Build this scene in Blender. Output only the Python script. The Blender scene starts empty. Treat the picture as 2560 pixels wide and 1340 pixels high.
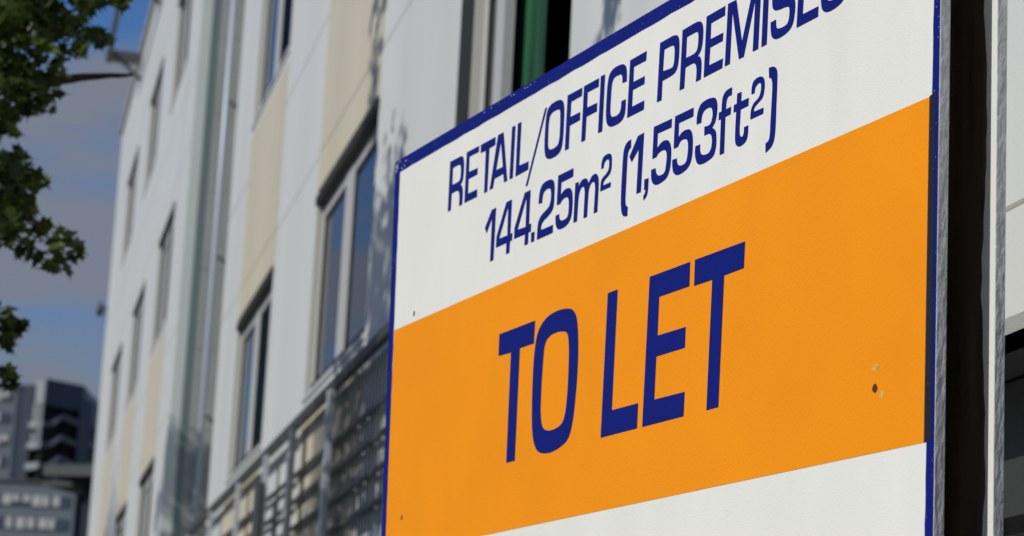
import bpy, bmesh, math, random
from mathutils import Vector, Matrix
random.seed(7)
D2R = math.radians
sc = bpy.context.scene
col = sc.collection

# ------------------------------------------------------------------ camera, sky, sun, exposure
EYE = Vector((0, 0, 1.6))
FPX = 6000.0
RIGHT = Vector((0.99871936, -0.01069154, 0.04945034))
UP = Vector((-0.05059294, -0.21105416, 0.97616417))
FWD = Vector((0, 0.97741589, 0.2113248))
cd = bpy.data.cameras.new('camera')
cam = bpy.data.objects.new('camera', cd)
col.objects.link(cam)
cam.matrix_world = Matrix.Translation(EYE) @ Matrix((RIGHT, UP, -FWD)).transposed().to_4x4()
cd.sensor_width = 36
cd.lens = FPX / 2560 * 36
cd.clip_start = 0.05
cd.clip_end = 6000
cd.dof.use_dof = True
cd.dof.focus_distance = 4.75
cd.dof.aperture_fstop = 5.6
sc.camera = cam
sc.render.resolution_x, sc.render.resolution_y = 1024, 536

SUN_AZ = Vector((-0.82, -0.572, 0)).normalized()
SUN_EL = D2R(38)
w = bpy.data.worlds.new('World')
sc.world = w
w.use_nodes = True
nt = w.node_tree
nt.nodes.clear()
N, L = nt.nodes.new, nt.links.new
wo = N('ShaderNodeOutputWorld')
bg = N('ShaderNodeBackground'); bg.inputs[1].default_value = 0.085
sky = N('ShaderNodeTexSky'); sky.sky_type = 'NISHITA'; sky.sun_disc = False
sky.sun_elevation = SUN_EL; sky.sun_rotation = math.atan2(SUN_AZ.x, SUN_AZ.y)
sky.air_density = 1.6; sky.dust_density = 0.3; sky.ozone_density = 3.0
tc = N('ShaderNodeTexCoord')
mp = N('ShaderNodeMapping'); mp.inputs['Scale'].default_value = (1.0, 1.0, 4.2); mp.inputs['Location'].default_value = (0.35, 0.1, 0.62)
nz = N('ShaderNodeTexNoise'); nz.inputs['Scale'].default_value = 4.5; nz.inputs['Detail'].default_value = 6; nz.inputs['Roughness'].default_value = 0.5
cr = N('ShaderNodeValToRGB')
cr.color_ramp.elements[0].position = 0.40; cr.color_ramp.elements[1].position = 0.56
mx = N('ShaderNodeMixRGB'); mx.inputs[2].default_value = (2.2, 2.5, 3.2, 1)
tint = N('ShaderNodeMixRGB'); tint.blend_type = 'MULTIPLY'; tint.inputs[0].default_value = 1.0; tint.inputs[2].default_value = (0.34, 0.55, 0.95, 1)
L(tc.outputs['Generated'], mp.inputs[0]); L(mp.outputs[0], nz.inputs[0]); L(nz.outputs[0], cr.inputs[0])
L(sky.outputs[0], tint.inputs[1]); L(tint.outputs[0], mx.inputs[1]); L(cr.outputs[0], mx.inputs[0])
L(mx.outputs[0], bg.inputs[0]); L(bg.outputs[0], wo.inputs[0])

sd = bpy.data.lights.new('sun', 'SUN'); sd.energy = 3.25; sd.angle = D2R(0.53); sd.color = (1.0, 0.955, 0.89)
so = bpy.data.objects.new('sun', sd); col.objects.link(so)
sv = SUN_AZ * math.cos(SUN_EL) + Vector((0, 0, math.sin(SUN_EL)))
so.rotation_euler = sv.to_track_quat('Z', 'Y').to_euler()
so.location = (-20, -14, 30)

sc.view_settings.view_transform = 'Standard'
sc.view_settings.look = 'None'
sc.view_settings.exposure = 0.0
sc.view_settings.gamma = 1.0

# ------------------------------------------------------------------ helpers
def at(x, y, dist):
    """world point seen at photo pixel (x, y), dist metres ahead"""
    return EYE + (RIGHT * ((x - 1280) / FPX) + UP * ((670 - y) / FPX) + FWD) * dist

def tag(o, label=None, cat=None, group=None, kind=None):
    for k, v in (('label', label), ('category', cat), ('group', group), ('kind', kind)):
        if v: o[k] = v
    return o

def empty(name, M=None, loc=None):
    o = bpy.data.objects.new(name, None)
    col.objects.link(o)
    o.empty_display_size = 0.2
    if M is not None: o.matrix_world = M
    if loc is not None: o.location = loc
    return o

class MB:
    def __init__(s): s.v, s.f, s.m, s.smooth = [], [], [], []
    def quad(s, a, b, c, d, mi=0):
        n = len(s.v); s.v += [a, b, c, d]; s.f.append((n, n+1, n+2, n+3)); s.m.append(mi); s.smooth.append(False); return s
    def box(s, x0, x1, y0, y1, z0, z1, mi=0):
        n = len(s.v)
        s.v += [(x, y, z) for z in (z0, z1) for y in (y0, y1) for x in (x0, x1)]
        for f in ((0,2,3,1),(4,5,7,6),(0,1,5,4),(2,6,7,3),(0,4,6,2),(1,3,7,5)):
            s.f.append(tuple(n+i for i in f)); s.m.append(mi); s.smooth.append(False)
        return s
    def tube(s, pts, rad, seg=10, mi=0, cap=True):
        pts = [Vector(p) for p in pts]
        if not isinstance(rad, (list, tuple)): rad = [rad]*len(pts)
        base = len(s.v)
        ref = None
        for i, p in enumerate(pts):
            t = (pts[min(i+1, len(pts)-1)] - pts[max(i-1, 0)]).normalized()
            if ref is None: ref = Vector((0, 0, 1)) if abs(t.z) < .9 else Vector((1, 0, 0))
            a = t.cross(ref).normalized(); b = t.cross(a); ref = a.cross(t) * -1 if False else ref
            for k in range(seg):
                th = 2*math.pi*k/seg
                s.v.append(tuple(p + a*(math.cos(th)*rad[i]) + b*(math.sin(th)*rad[i])))
        for i in range(len(pts)-1):
            for k in range(seg):
                s.f.append((base+i*seg+k, base+i*seg+(k+1) % seg, base+(i+1)*seg+(k+1) % seg, base+(i+1)*seg+k))
                s.m.append(mi); s.smooth.append(True)
        if cap:
            s.f.append(tuple(base+k for k in range(seg))); s.m.append(mi); s.smooth.append(False)
            s.f.append(tuple(base+(len(pts)-1)*seg+k for k in reversed(range(seg)))); s.m.append(mi); s.smooth.append(False)
        return s
    def build(s, name, mats, parent=None, bevel=0):
        me = bpy.data.meshes.new(name)
        me.from_pydata([tuple(v) for v in s.v], [], s.f)
        if not isinstance(mats, (list, tuple)): mats = [mats]
        for m in mats: me.materials.append(m)
        for p, mi, sm in zip(me.polygons, s.m, s.smooth): p.material_index = mi; p.use_smooth = sm
        if True:
            bm = bmesh.new(); bm.from_mesh(me); bmesh.ops.recalc_face_normals(bm, faces=bm.faces); bm.to_mesh(me); bm.free()
        o = bpy.data.objects.new(name, me)
        col.objects.link(o)
        if parent is not None: o.parent = parent
        if bevel:
            b = o.modifiers.new('bevel', 'BEVEL'); b.width = bevel; b.segments = 2; b.limit_method = 'ANGLE'
        return o

# ------------------------------------------------------------------ materials
def mat(name, rgb, rough=0.6, spec=0.4, metal=0.0, var=0.0, vscale=3.0, vstretch=(1, 1, 1), bump=0.0, bscale=200.0, bstretch=(1, 1, 1), coat=0.0, bdist=0.002, vcol=None):
    m = bpy.data.materials.new(name); m.use_nodes = True
    t = m.node_tree; P = t.nodes['Principled BSDF']
    P.inputs['Base Color'].default_value = (*rgb, 1); P.inputs['Roughness'].default_value = rough
    P.inputs['Specular IOR Level'].default_value = spec; P.inputs['Metallic'].default_value = metal
    if coat: P.inputs['Coat Weight'].default_value = coat; P.inputs['Coat Roughness'].default_value = 0.15
    c = t.nodes.new('ShaderNodeTexCoord')
    if var:
        q = t.nodes.new('ShaderNodeMapping'); q.inputs['Scale'].default_value = vstretch
        n = t.nodes.new('ShaderNodeTexNoise'); n.inputs['Scale'].default_value = vscale; n.inputs['Detail'].default_value = 5
        x = t.nodes.new('ShaderNodeMixRGB')
        x.inputs[1].default_value = (*[v*(1-var) for v in rgb], 1) if vcol is None else (*vcol, 1)
        x.inputs[2].default_value = (*[min(1, v*(1+var)) for v in rgb], 1) if vcol is None else (*rgb, 1)
        r = t.nodes.new('ShaderNodeValToRGB'); r.color_ramp.elements[0].position = 0.33; r.color_ramp.elements[1].position = 0.67
        t.links.new(c.outputs['Object'], q.inputs[0]); t.links.new(q.outputs[0], n.inputs[0]); t.links.new(n.outputs[0], r.inputs[0])
        t.links.new(r.outputs[0], x.inputs[0]); t.links.new(x.outputs[0], P.inputs['Base Color'])
    if bump:
        q = t.nodes.new('ShaderNodeMapping'); q.inputs['Scale'].default_value = bstretch
        n = t.nodes.new('ShaderNodeTexNoise'); n.inputs['Scale'].default_value = bscale; n.inputs['Detail'].default_value = 3
        b = t.nodes.new('ShaderNodeBump'); b.inputs['Strength'].default_value = bump; b.inputs['Distance'].default_value = bdist
        t.links.new(c.outputs['Object'], q.inputs[0]); t.links.new(q.outputs[0], n.inputs[0]); t.links.new(n.outputs[0], b.inputs['Height'])
        t.links.new(b.outputs[0], P.inputs['Normal'])
    return m

M = {}
M['white_paint'] = mat('white_paint', (0.81, 0.81, 0.745), 0.45, 0.3, var=0.03, vscale=5, vstretch=(1, 1, .2), bump=0.5, bscale=170, bdist=0.0012)
M['orange_vinyl'] = mat('orange_vinyl', (0.91, 0.30, 0.003), 0.5, 0.18, var=0.03, vscale=3, bump=0.55, bscale=150, bdist=0.0014)
M['blue_vinyl'] = mat('blue_vinyl', (0.004, 0.011, 0.175), 0.5, 0.15, var=0.05, vscale=6, bump=0.3, bscale=170, bdist=0.0012)
M['overprint'] = mat('blue_under_orange', (0.014, 0.014, 0.024), 0.5, 0.3, bump=0.3, bscale=170, bdist=0.0012)
M['edge_paint'] = mat('edge_paint', (0.41, 0.42, 0.44), 0.26, 0.6, var=0.15, vscale=30, vstretch=(1, 1, .3), bump=0.55, bscale=60, bstretch=(1, 1.5, .5), bdist=0.01)
M['back_paint'] = mat('back_paint', (0.42, 0.40, 0.38), 0.6, 0.3, var=0.5, vscale=9, vstretch=(1, 1, .12), bump=0.3, bscale=60)
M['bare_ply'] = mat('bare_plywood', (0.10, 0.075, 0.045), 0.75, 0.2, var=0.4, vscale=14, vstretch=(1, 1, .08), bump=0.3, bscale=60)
M['wood'] = mat('brown_timber', (0.12, 0.075, 0.045), 0.75, 0.2, var=0.3, vscale=20, vstretch=(1, 1, .06), bump=0.3, bscale=80)
M['rust'] = mat('rusty_screw', (0.10, 0.018, 0.008), 0.6, 0.4)
M['dark_hole'] = mat('dark_screw_hole', (0.05, 0.04, 0.02), 0.8, 0.1)
M['stain'] = mat('worn_stain', (0.60, 0.36, 0.09), 0.6, 0.2, var=0.35, vscale=60)
M['chip'] = mat('chipped_paint', (0.55, 0.62, 0.80), 0.5, 0.3)
M['cladding'] = mat('white_cladding', (0.67, 0.685, 0.65), 0.38, 0.45, var=0.055, vscale=1.1, vstretch=(1, 1, .13))
M['cream'] = mat('cream_cladding', (0.60, 0.55, 0.415), 0.45, 0.35, var=0.05, vscale=1.0, vstretch=(1, 1, .15))
M['joint'] = mat('panel_joint', (0.36, 0.34, 0.30), 0.8, 0.1)
M['coping'] = mat('coping_metal', (0.42, 0.40, 0.37), 0.4, 0.4)
M['win_frame'] = mat('window_frame', (0.50, 0.50, 0.49), 0.35, 0.5)
M['gasket'] = mat('dark_gasket_and_shadow', (0.025, 0.026, 0.02), 0.6, 0.3)  # gasket black, also used for the strips that stand in for shadow
M['reveal'] = mat('window_reveal', (0.5, 0.5, 0.46), 0.5, 0.3)
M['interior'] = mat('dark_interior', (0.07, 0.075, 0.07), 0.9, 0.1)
M['green_reflection'] = mat('green_tree_reflection', (0.010, 0.068, 0.032), 0.6, 0.3, var=0.7, vscale=3, vstretch=(3, 1, .2))
M['pale_panel'] = mat('pale_green_panel', (0.62, 0.68, 0.65), 0.3, 0.5)
M['green_glass'] = mat('green_glass_fin', (0.17, 0.23, 0.225), 0.3, 0.6)
M['grey_panel'] = mat('grey_panel', (0.36, 0.385, 0.375), 0.45, 0.4, var=0.05, vscale=1)
M['pipe'] = mat('pale_blue_pipe', (0.42, 0.48, 0.56), 0.3, 0.5)
M['steel'] = mat('galvanised_steel', (0.52, 0.545, 0.56), 0.4, 0.5, metal=0.3, var=0.1, vscale=5)
M['dark_steel'] = mat('dark_steel', (0.045, 0.048, 0.045), 0.45, 0.4)
M['shade_steel'] = mat('shaded_steel_plate', (0.10, 0.105, 0.11), 0.4, 0.4, var=0.1, vscale=5)  # darker copy of the steel, shade put into its colour
M['bark'] = mat('bark', (0.055, 0.042, 0.03), 0.9, 0.1, var=0.3, vscale=20, vstretch=(1, 1, .3), bump=0.6, bscale=60, bdist=0.01)
M['asphalt'] = mat('asphalt', (0.05, 0.05, 0.052), 0.9, 0.2, var=0.2, vscale=3, bump=0.4, bscale=80)
M['paving'] = mat('paving', (0.26, 0.25, 0.235), 0.85, 0.2, var=0.12, vscale=2, bump=0.3, bscale=60)
M['kerb'] = mat('kerb_stone', (0.3, 0.3, 0.29), 0.8, 0.2, var=0.1, vscale=5)
M['road_paint'] = mat('road_paint', (0.75, 0.75, 0.72), 0.7, 0.2, var=0.08, vscale=10)
M['earth'] = mat('ground_earth', (0.11, 0.10, 0.085), 0.95, 0.1, var=0.25, vscale=.1)
M['tower_blue'] = mat('slate_blue_and_shade', (0.055, 0.075, 0.115), 0.5, 0.3, var=0.08, vscale=.2)  # slate blue, also holds the shade on the tower's right face
M['tower_pale'] = mat('sunlit_pale_render', (0.27, 0.31, 0.32), 0.6, 0.3, var=0.05, vscale=.2)  # pale tone carries the sunlight on the tower's left face
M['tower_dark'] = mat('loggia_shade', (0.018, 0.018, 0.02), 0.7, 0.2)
M['tower_rail'] = mat('balcony_parapet', (0.14, 0.15, 0.19), 0.6, 0.3)
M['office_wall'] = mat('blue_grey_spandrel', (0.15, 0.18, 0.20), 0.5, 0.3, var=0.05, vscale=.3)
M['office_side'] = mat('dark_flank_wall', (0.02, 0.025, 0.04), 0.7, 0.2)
M['blind'] = mat('white_blind', (0.5, 0.5, 0.49), 0.7, 0.2)
M['roof_grey'] = mat('grey_green_fascia', (0.075, 0.088, 0.083), 0.6, 0.3)

def glass_mat(name, tintc=(0.75, 0.82, 0.82), refl=(0.9, 0.93, 0.97)):
    m = bpy.data.materials.new(name); m.use_nodes = True
    t = m.node_tree; t.nodes.clear()
    o = t.nodes.new('ShaderNodeOutputMaterial'); mix = t.nodes.new('ShaderNodeMixShader')
    fr = t.nodes.new('ShaderNodeFresnel'); fr.inputs[0].default_value = 1.7
    tr = t.nodes.new('ShaderNodeBsdfTransparent'); tr.inputs[0].default_value = (*tintc, 1)
    gl = t.nodes.new('ShaderNodeBsdfGlossy'); gl.inputs['Roughness'].default_value = 0.02; gl.inputs[0].default_value = (*refl, 1)
    t.links.new(fr.outputs[0], mix.inputs[0]); t.links.new(tr.outputs[0], mix.inputs[1]); t.links.new(gl.outputs[0], mix.inputs[2])
    t.links.new(mix.outputs[0], o.inputs[0])
    return m
M['glass'] = glass_mat('window_glass')
M['dim_glass'] = glass_mat('dim_window_glass', (0.9, 0.95, 0.92), (0.09, 0.13, 0.14))
M['shop_glass'] = glass_mat('dark_reflection_glass', (0.3, 0.34, 0.32), (0.10, 0.125, 0.115))  # dark mirrored street trees put into the glass colour

def leaf_mat(name, c0, c1):
    m = bpy.data.materials.new(name); m.use_nodes = True
    t = m.node_tree; t.nodes.clear()
    o = t.nodes.new('ShaderNodeOutputMaterial'); mix = t.nodes.new('ShaderNodeMixShader'); mix.inputs[0].default_value = 0.3
    P = t.nodes.new('ShaderNodeBsdfPrincipled'); P.inputs['Roughness'].default_value = 0.5; P.inputs['Specular IOR Level'].default_value = 0.35
    T = t.nodes.new('ShaderNodeBsdfTranslucent')
    g = t.nodes.new('ShaderNodeNewGeometry'); n = t.nodes.new('ShaderNodeTexNoise'); n.inputs['Scale'].default_value = 5
    r = t.nodes.new('ShaderNodeValToRGB')
    r.color_ramp.elements[0].position = .3; r.color_ramp.elements[0].color = (*c0, 1)
    r.color_ramp.elements[1].position = .75; r.color_ramp.elements[1].color = (*c1, 1)
    b = t.nodes.new('ShaderNodeMixRGB'); b.inputs[0].default_value = 0.5
    t.links.new(g.outputs['Position'], n.inputs[0])
    t.links.new(n.outputs[0], b.inputs[1]); t.links.new(g.outputs['Random Per Island'], b.inputs[2])
    t.links.new(b.outputs[0], r.inputs[0])
    t.links.new(r.outputs[0], P.inputs['Base Color']); t.links.new(r.outputs[0], T.inputs[0])
    t.links.new(P.outputs[0], mix.inputs[1]); t.links.new(T.outputs[0], mix.inputs[2]); t.links.new(mix.outputs[0], o.inputs[0])
    return m
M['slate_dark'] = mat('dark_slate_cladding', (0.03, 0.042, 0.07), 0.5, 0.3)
M['leaf'] = leaf_mat('maple_leaf', (0.014, 0.034, 0.006), (0.07, 0.108, 0.012))

# ------------------------------------------------------------------ street setting (facade frame: x along the front, y out from it, z up)
FD = Vector((-0.20750748, 0.97823343, 0)).normalized()
FN = Vector((-FD.y, FD.x, 0))
FACE = Matrix.Translation(-FN * 2.3) @ Matrix((FD, FN, Vector((0, 0, 1)))).transposed().to_4x4()

def street(name, m, x0, x1, y0, y1, z0, z1):
    o = MB().box(x0, x1, y0, y1, z0, z1).build(name, m)
    o.matrix_world = FACE
    return tag(o, kind='structure')
g = MB().quad((-1500, -1500, -0.13), (1500, -1500, -0.13), (1500, 1500, -0.13), (-1500, 1500, -0.13)).build('ground', M['earth'])
tag(g, kind='structure')
street('pavement', M['paving'], -30, 90, -0.05, 3.6, -0.125, 0.0)
street('kerb', M['kerb'], -30, 90, 3.605, 3.75, -0.125, 0.0)
street('road', M['asphalt'], -30, 90, 3.755, 11.0, -0.13, -0.12)
mk = MB()
for i in range(16): mk.box(-28 + i*7, -25 + i*7, 7.3, 7.42, -0.119, -0.115)
o = mk.build('road_markings', M['road_paint']); o.matrix_world = FACE; tag(o, kind='structure')
street('far_pavement', M['paving'], -30, 90, 11.005, 14.0, -0.125, 0.0)

# ------------------------------------------------------------------ the long white building
bld = empty('office_building', FACE)
tag(bld, 'long white clad office building with cream spandrel panels receding behind the sign', 'building')
SILL = [4.46, 8.15, 12.2]; HEAD = [6.07, 9.98, 14.1]
COLS_NEAR = [(21.2, 24.15), (15.4, 18.35), (9.85, 12.14), (4.2, 6.9), (-1.4, 1.5)]
COLS_FAR = [(35.5, 38.6), (41.8, 44.9), (48.3, 51.7)]
TOP = 16.62; XN, XR0, XR1, XF = -6.0, 26.15, 33.0, 57.2

def wall(x0, x1, z0, z1, holes, depth):
    """front skin with openings and their reveals"""
    b = MB()
    xs = sorted({x0, x1, *[h[0] for h in holes], *[h[1] for h in holes]})
    zs = sorted({z0, z1, *[h[2] for h in holes], *[h[3] for h in holes]})
    for i in range(len(xs)-1):
        for j in range(len(zs)-1):
            cx, cz = (xs[i]+xs[i+1])/2, (zs[j]+zs[j+1])/2
            if any(h[0] < cx < h[1] and h[2] < cz < h[3] for h in holes): continue
            b.quad((xs[i], 0, zs[j]), (xs[i+1], 0, zs[j]), (xs[i+1], 0, zs[j+1]), (xs[i], 0, zs[j+1]))
    for a, c, e, f in holes:
        b.quad((a, 0, e), (a, -depth, e), (a, -depth, f), (a, 0, f), 1)
        b.quad((c, 0, e), (c, -depth, e), (c, -depth, f), (c, 0, f), 1)
        b.quad((a, 0, e), (c, 0, e), (c, -depth, e), (a, -depth, e), 1)
        b.quad((a, 0, f), (c, 0, f), (c, -depth, f), (a, -depth, f), 1)
    return b
REV = 0.10
near_holes = [(a, c, s, h) for a, c in COLS_NEAR for s, h in zip(SILL, HEAD)] + [(-5.5, 8.6, 0.0, 2.70), (10.0, 25.0, 0.0, 2.70)]
far_holes = [(a, c, s, h) for a, c in COLS_FAR for s, h in zip(SILL, HEAD)] + [(34.5, 55.5, 0.0, 2.70)]
wn = wall(XN, XR0, 0, TOP, near_holes, REV)
wf = wall(XR1, XF, 0, TOP, far_holes, REV)
def joints(b, x0, x1, holes, zs):
    for z in zs:
        cuts = sorted([(h[0], h[1]) for h in holes if h[2] < z < h[3]])
        a = x0
        for c in cuts + [(x1, x1)]:
            if c[0] > a: b.box(a, c[0], -0.002, 0.0012, z, z+0.012, 2)
            a = max(a, c[1])
joints(wn, XN, XR0, near_holes, (3.0, 6.42, 7.6, 10.33, 11.5, 14.4))
joints(wf, XR1, XF, far_holes, (3.0, 6.42, 7.6, 10.33, 11.5, 14.4))
wn.build('wall', [M['cladding'], M['reveal'], M['joint']], bld)
wf.build('wall', [M['cladding'], M['reveal'], M['joint']], bld)
# rear, ends, roof
sh = MB()
sh.quad((XN, -12, 0), (XF, -12, 0), (XF, -12, TOP), (XN, -12, TOP)).quad((XF, 0, 0), (XF, -12, 0), (XF, -12, TOP), (XF, 0, TOP))
sh.quad((XN, 0, 0), (XN, -12, 0), (XN, -12, TOP), (XN, 0, TOP))
sh.build('rear_wall', M['cladding'], bld)
rf = MB().box(XN-.05, XF+.03, -12.05, 0.07, TOP, TOP+.16).build('roof', M['coping'], bld)
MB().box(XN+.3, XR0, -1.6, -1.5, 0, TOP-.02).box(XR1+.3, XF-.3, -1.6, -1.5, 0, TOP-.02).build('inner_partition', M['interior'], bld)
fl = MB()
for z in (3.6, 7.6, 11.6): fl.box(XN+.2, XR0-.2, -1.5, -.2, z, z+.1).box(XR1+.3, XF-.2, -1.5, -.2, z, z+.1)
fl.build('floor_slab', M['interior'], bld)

# recess with stair glazing and downpipe
rc = MB().quad((XR0, 0, 0), (XR0, -1.3, 0), (XR0, -1.3, TOP), (XR0, 0, TOP)).quad((XR0, -1.3, 0), (XR1, -1.3, 0), (XR1, -1.3, TOP), (XR0, -1.3, TOP))
rc.build('recess_wall', M['grey_panel'], bld)
MB().quad((XR1, 0, 0), (XR1, -0.15, 0), (XR1, -0.15, TOP), (XR1, 0, TOP)).build('pale_return_panel', M['pale_panel'], bld)
MB().box(XR1-.01, XR1+.05, -0.24, -0.155, 0, TOP-.01).build('glass_fin', M['green_glass'], bld)
gp = MB().box(XR1, XR1+.05, -1.295, -0.245, 0, TOP-.01)
for k in range(15): gp.box(XR1-.004, XR1+.001, -1.29, -0.25, 0.55 + k*1.13, 0.565 + k*1.13, 1)
gp.build('grey_return_panel', [M['grey_panel'], M['joint']], bld)
dp = MB().tube([(XR1-.12, -0.43, 0.1), (XR1-.12, -0.43, TOP-.1)], 0.04, 12)
dp.build('downpipe', M['pipe'], bld)
cb = MB().tube([(XR1-.1, -0.60, 0.1), (XR1-.1, -0.60, TOP-.1)], 0.014, 8).build('conductor', M['green_glass'], bld)
for k in range(7): MB().box(XR1-.165, XR1, -0.485, -0.46, 1.9+k*2.25, 1.95+k*2.25).build('pipe_bracket', M['steel'], bld)

# cream spandrel panels, each column between ground floor and first floor and between first and second
for a, c in COLS_NEAR[:3]:
    for z0, z1 in ((2.95, SILL[0]-.1), (HEAD[0]+.04, SILL[1]-.14)):
        p = MB().box(a+.02, c-.02, 0.002, 0.012, z0, z1)
        p.box(a+.02, c-.02, 0.012, 0.014, min(6.42 if z0 > 5 else 3.7, z1-.2), min(6.432 if z0 > 5 else 3.712, z1-.19), 1)
        p.build('cream_panel', [M['cream'], M['joint']], bld)
for a, c in COLS_FAR:
    for z0, z1 in ((2.95, SILL[0]-.1), (HEAD[0]+.04, SILL[1]-.14)):
        MB().box(a+.02, c-.02, 0.002, 0.012, z0, z1).build('cream_panel', M['cream'], bld)

def window(a, c, s, h, style=0):
    """a near jamb, c far jamb"""
    f = MB(); y0, y1 = -REV+.0, -REV+.045; t = 0.07
    f.box(a, c, y0, y1, s, s+t).box(a, c, y0, y1, h-t-.05, h-.05).box(a, a+t, y0, y1, s+t, h-t-.05).box(c-t, c, y0, y1, s+t, h-t-.05)
    wdt = c-a
    m0, m1 = (a+wdt*.74, a+wdt*.83) if style else (a+wdt*.46, a+wdt*.57)
    fr = f.build('window_frame', M['win_frame'], bld)
    mu = MB().box(m0, m1, y0+.002, y1+.012, s+t, h-t-.05)
    mu.build('mullion', M['win_frame'], fr)
    for u0, u1 in ((a+t, m0), (m1, c-t)):
        if style and u0 < m0: continue
        q = MB().box(u0+.05, u1-.05, y0+.030, y0+.038, s+t+.05, h-t-.10)
        q.build('pane', M['dim_glass'] if style and u0 < m0 else M['shop_glass'] if (u0 < m0 and a in (21.2, 35.5, 41.8, 48.3)) else M['glass'], fr)
        MB().box(u0+.05, u0+.085, y0+.038, y0+.046, s+t+.05, h-t-.10).box(u1-.10, u1-.05, y0+.038, y0+.046, s+t+.05, h-t-.10).box(u0+.085, u1-.10, y0+.038, y0+.046, h-t-.15, h-t-.10).build('gasket', M['gasket'], fr)
        r = MB(); z0, z1 = s+t, h-t-.05
        r.box(u0, u1, y0+.003, y1+.004, z0, z0+.05).box(u0, u1, y0+.003, y1+.004, z1-.05, z1).box(u0, u0+.05, y0+.003, y1+.004, z0+.05, z1-.05).box(u1-.05, u1, y0+.003, y1+.004, z0+.05, z1-.05)
        r.build('sash', M['win_frame'], fr)
    MB().box(a-.02, c+.02, -.08, .016, h-.06, h+.006).build('head_shadow_strip', M['gasket'], fr)  # lintel shadow put in as a dark strip
    MB().box(a-.03, c+.03, -REV+.06, .015, s-.03, s+.012).build('sill', M['win_frame'], fr)
    MB().box(a+t, c-t, y1+.005, y1+.02, s+t+.0, s+t+.035).build('sill_drip', M['gasket'], fr)
    return fr
for a, c in COLS_NEAR + COLS_FAR:
    for s, h in zip(SILL, HEAD):
        window(a, c, s, h, 1 if a == 9.85 else 0)
        if a == 9.85: MB().box(c+.01, c+.36, 0.001, .008, s-.03, h+.03).build('shadow_plate', M['gasket'], bld)  # dark plate stands in for a shadow beside the window
# folded green sheet above the sign, standing in for trees mirrored in glass
cu = MB(); n = 40
for i in range(n):
    xa, xb = 11.08 + i*.95/n, 11.08 + (i+1)*.95/n
    ya, yb = -.16+.012*math.sin(i*1.1), -.16+.012*math.sin((i+1)*1.1)
    cu.quad((xa, ya, 4.5), (xb, yb, 4.5), (xb, yb, 6.0), (xa, ya, 6.0))
cu.build('green_reflection', M['green_reflection'], bld)
# shop fronts of the ground floor, set back
for x0, x1 in ((-5.5, 8.6), (10.0, 25.0), (34.5, 55.5)):
    sf = MB()
    n = int((x1-x0)/2.3)
    for i in range(n+1):
        x = x0 + (x1-x0-.06)*i/n
        sf.box(x, x+.06, -.55, -.49, .35, 2.36)
    sf.box(x0, x1, -.56, -.50, 2.36, 2.43).box(x0, x1, -.56, -.50, 0.0, .35)
    s_ = sf.build('shopfront', M['steel'], bld)
    MB().box(x0, x1, -.575, -.565, .35, 2.7).build('pane', M['shop_glass'], s_)
    MB().box(x0, x1, -.42, -.25, 2.34, 2.69).build('shutter_housing', M['dark_steel'], s_)
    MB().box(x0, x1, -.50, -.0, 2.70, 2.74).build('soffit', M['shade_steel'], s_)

# roof edge frame
rg = tag(empty('roof_bracket', FACE), 'grey metal outrigger frame projecting from the roof edge against the sky', 'bracket')
rg_h = 16.0
for x in (44.6, 50.0):
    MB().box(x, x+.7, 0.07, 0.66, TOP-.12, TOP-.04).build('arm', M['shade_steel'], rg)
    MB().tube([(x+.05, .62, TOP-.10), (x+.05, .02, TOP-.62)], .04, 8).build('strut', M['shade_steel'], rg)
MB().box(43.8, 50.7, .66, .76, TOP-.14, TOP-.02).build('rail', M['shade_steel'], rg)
wl = tag(empty('wall_lamp', FACE), 'small dark lamp fixed to the far corner of the white building', 'lamp')
MB().box(57.0, 57.1, 0, .18, 12.25, 12.3).build('bracket', M['dark_steel'], wl)
MB().tube([(57.05, .17, 12.1), (57.05, .17, 12.32), (57.05, .17, 12.45)], [.09, .07, .02], 10).build('lamp_head', M['dark_steel'], wl)

# balustrade in front of the first floor
ra = tag(empty('balustrade', FACE), 'steel balustrade of dark bars and grey posts along the first floor of the white building', 'railing')
MB().box(8.4, 27.3, 0.0, 0.16, 2.92, 3.0).build('ledge', M['steel'], ra)
MB().box(8.4, 28.5, .06, .115, 4.18, 4.245).build('top_rail', M['dark_steel'], ra)
for k in range(5):
    z = 3.83 - k*.205
    MB().box(8.42, 27.3, .03, .055, z, z+.034).build('bar', M['dark_steel'], ra)
for x, wd, m in ((26.95, .12, 'steel'), (24.3, .13, 'steel'), (21.7, .15, 'steel'), (17.9, .2, 'shade_steel'), (15.95, .14, 'steel'), (13.2, .2, 'shade_steel'), (11.1, .13, 'steel'), (9.0, .13, 'steel')):
    p_ = MB().box(x, x+wd, .096, .13, 3.0, 4.175).build('post', M[m], ra)
    MB().box(x+wd*.3, x+wd*.7, .131, .142, 3.94, 4.0).box(x+wd*.3, x+wd*.7, .131, .142, 3.5, 3.56).build('clamp', M['steel'], p_)
MB().box(19.6, 19.75, .096, .13, 3.0, 4.175).build('post', M['steel'], ra)
MB().box(19.5, 19.9, .131, .17, 3.0, 3.93).build('post_casing', M['dark_steel'], ra)
scn = MB()
x = 9.15
while x < 17.3:
    scn.box(x, x+.03, .040, .044, 3.01, 4.175); x += .125
scn.build('infill_screen', M['dark_steel'], ra)

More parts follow.
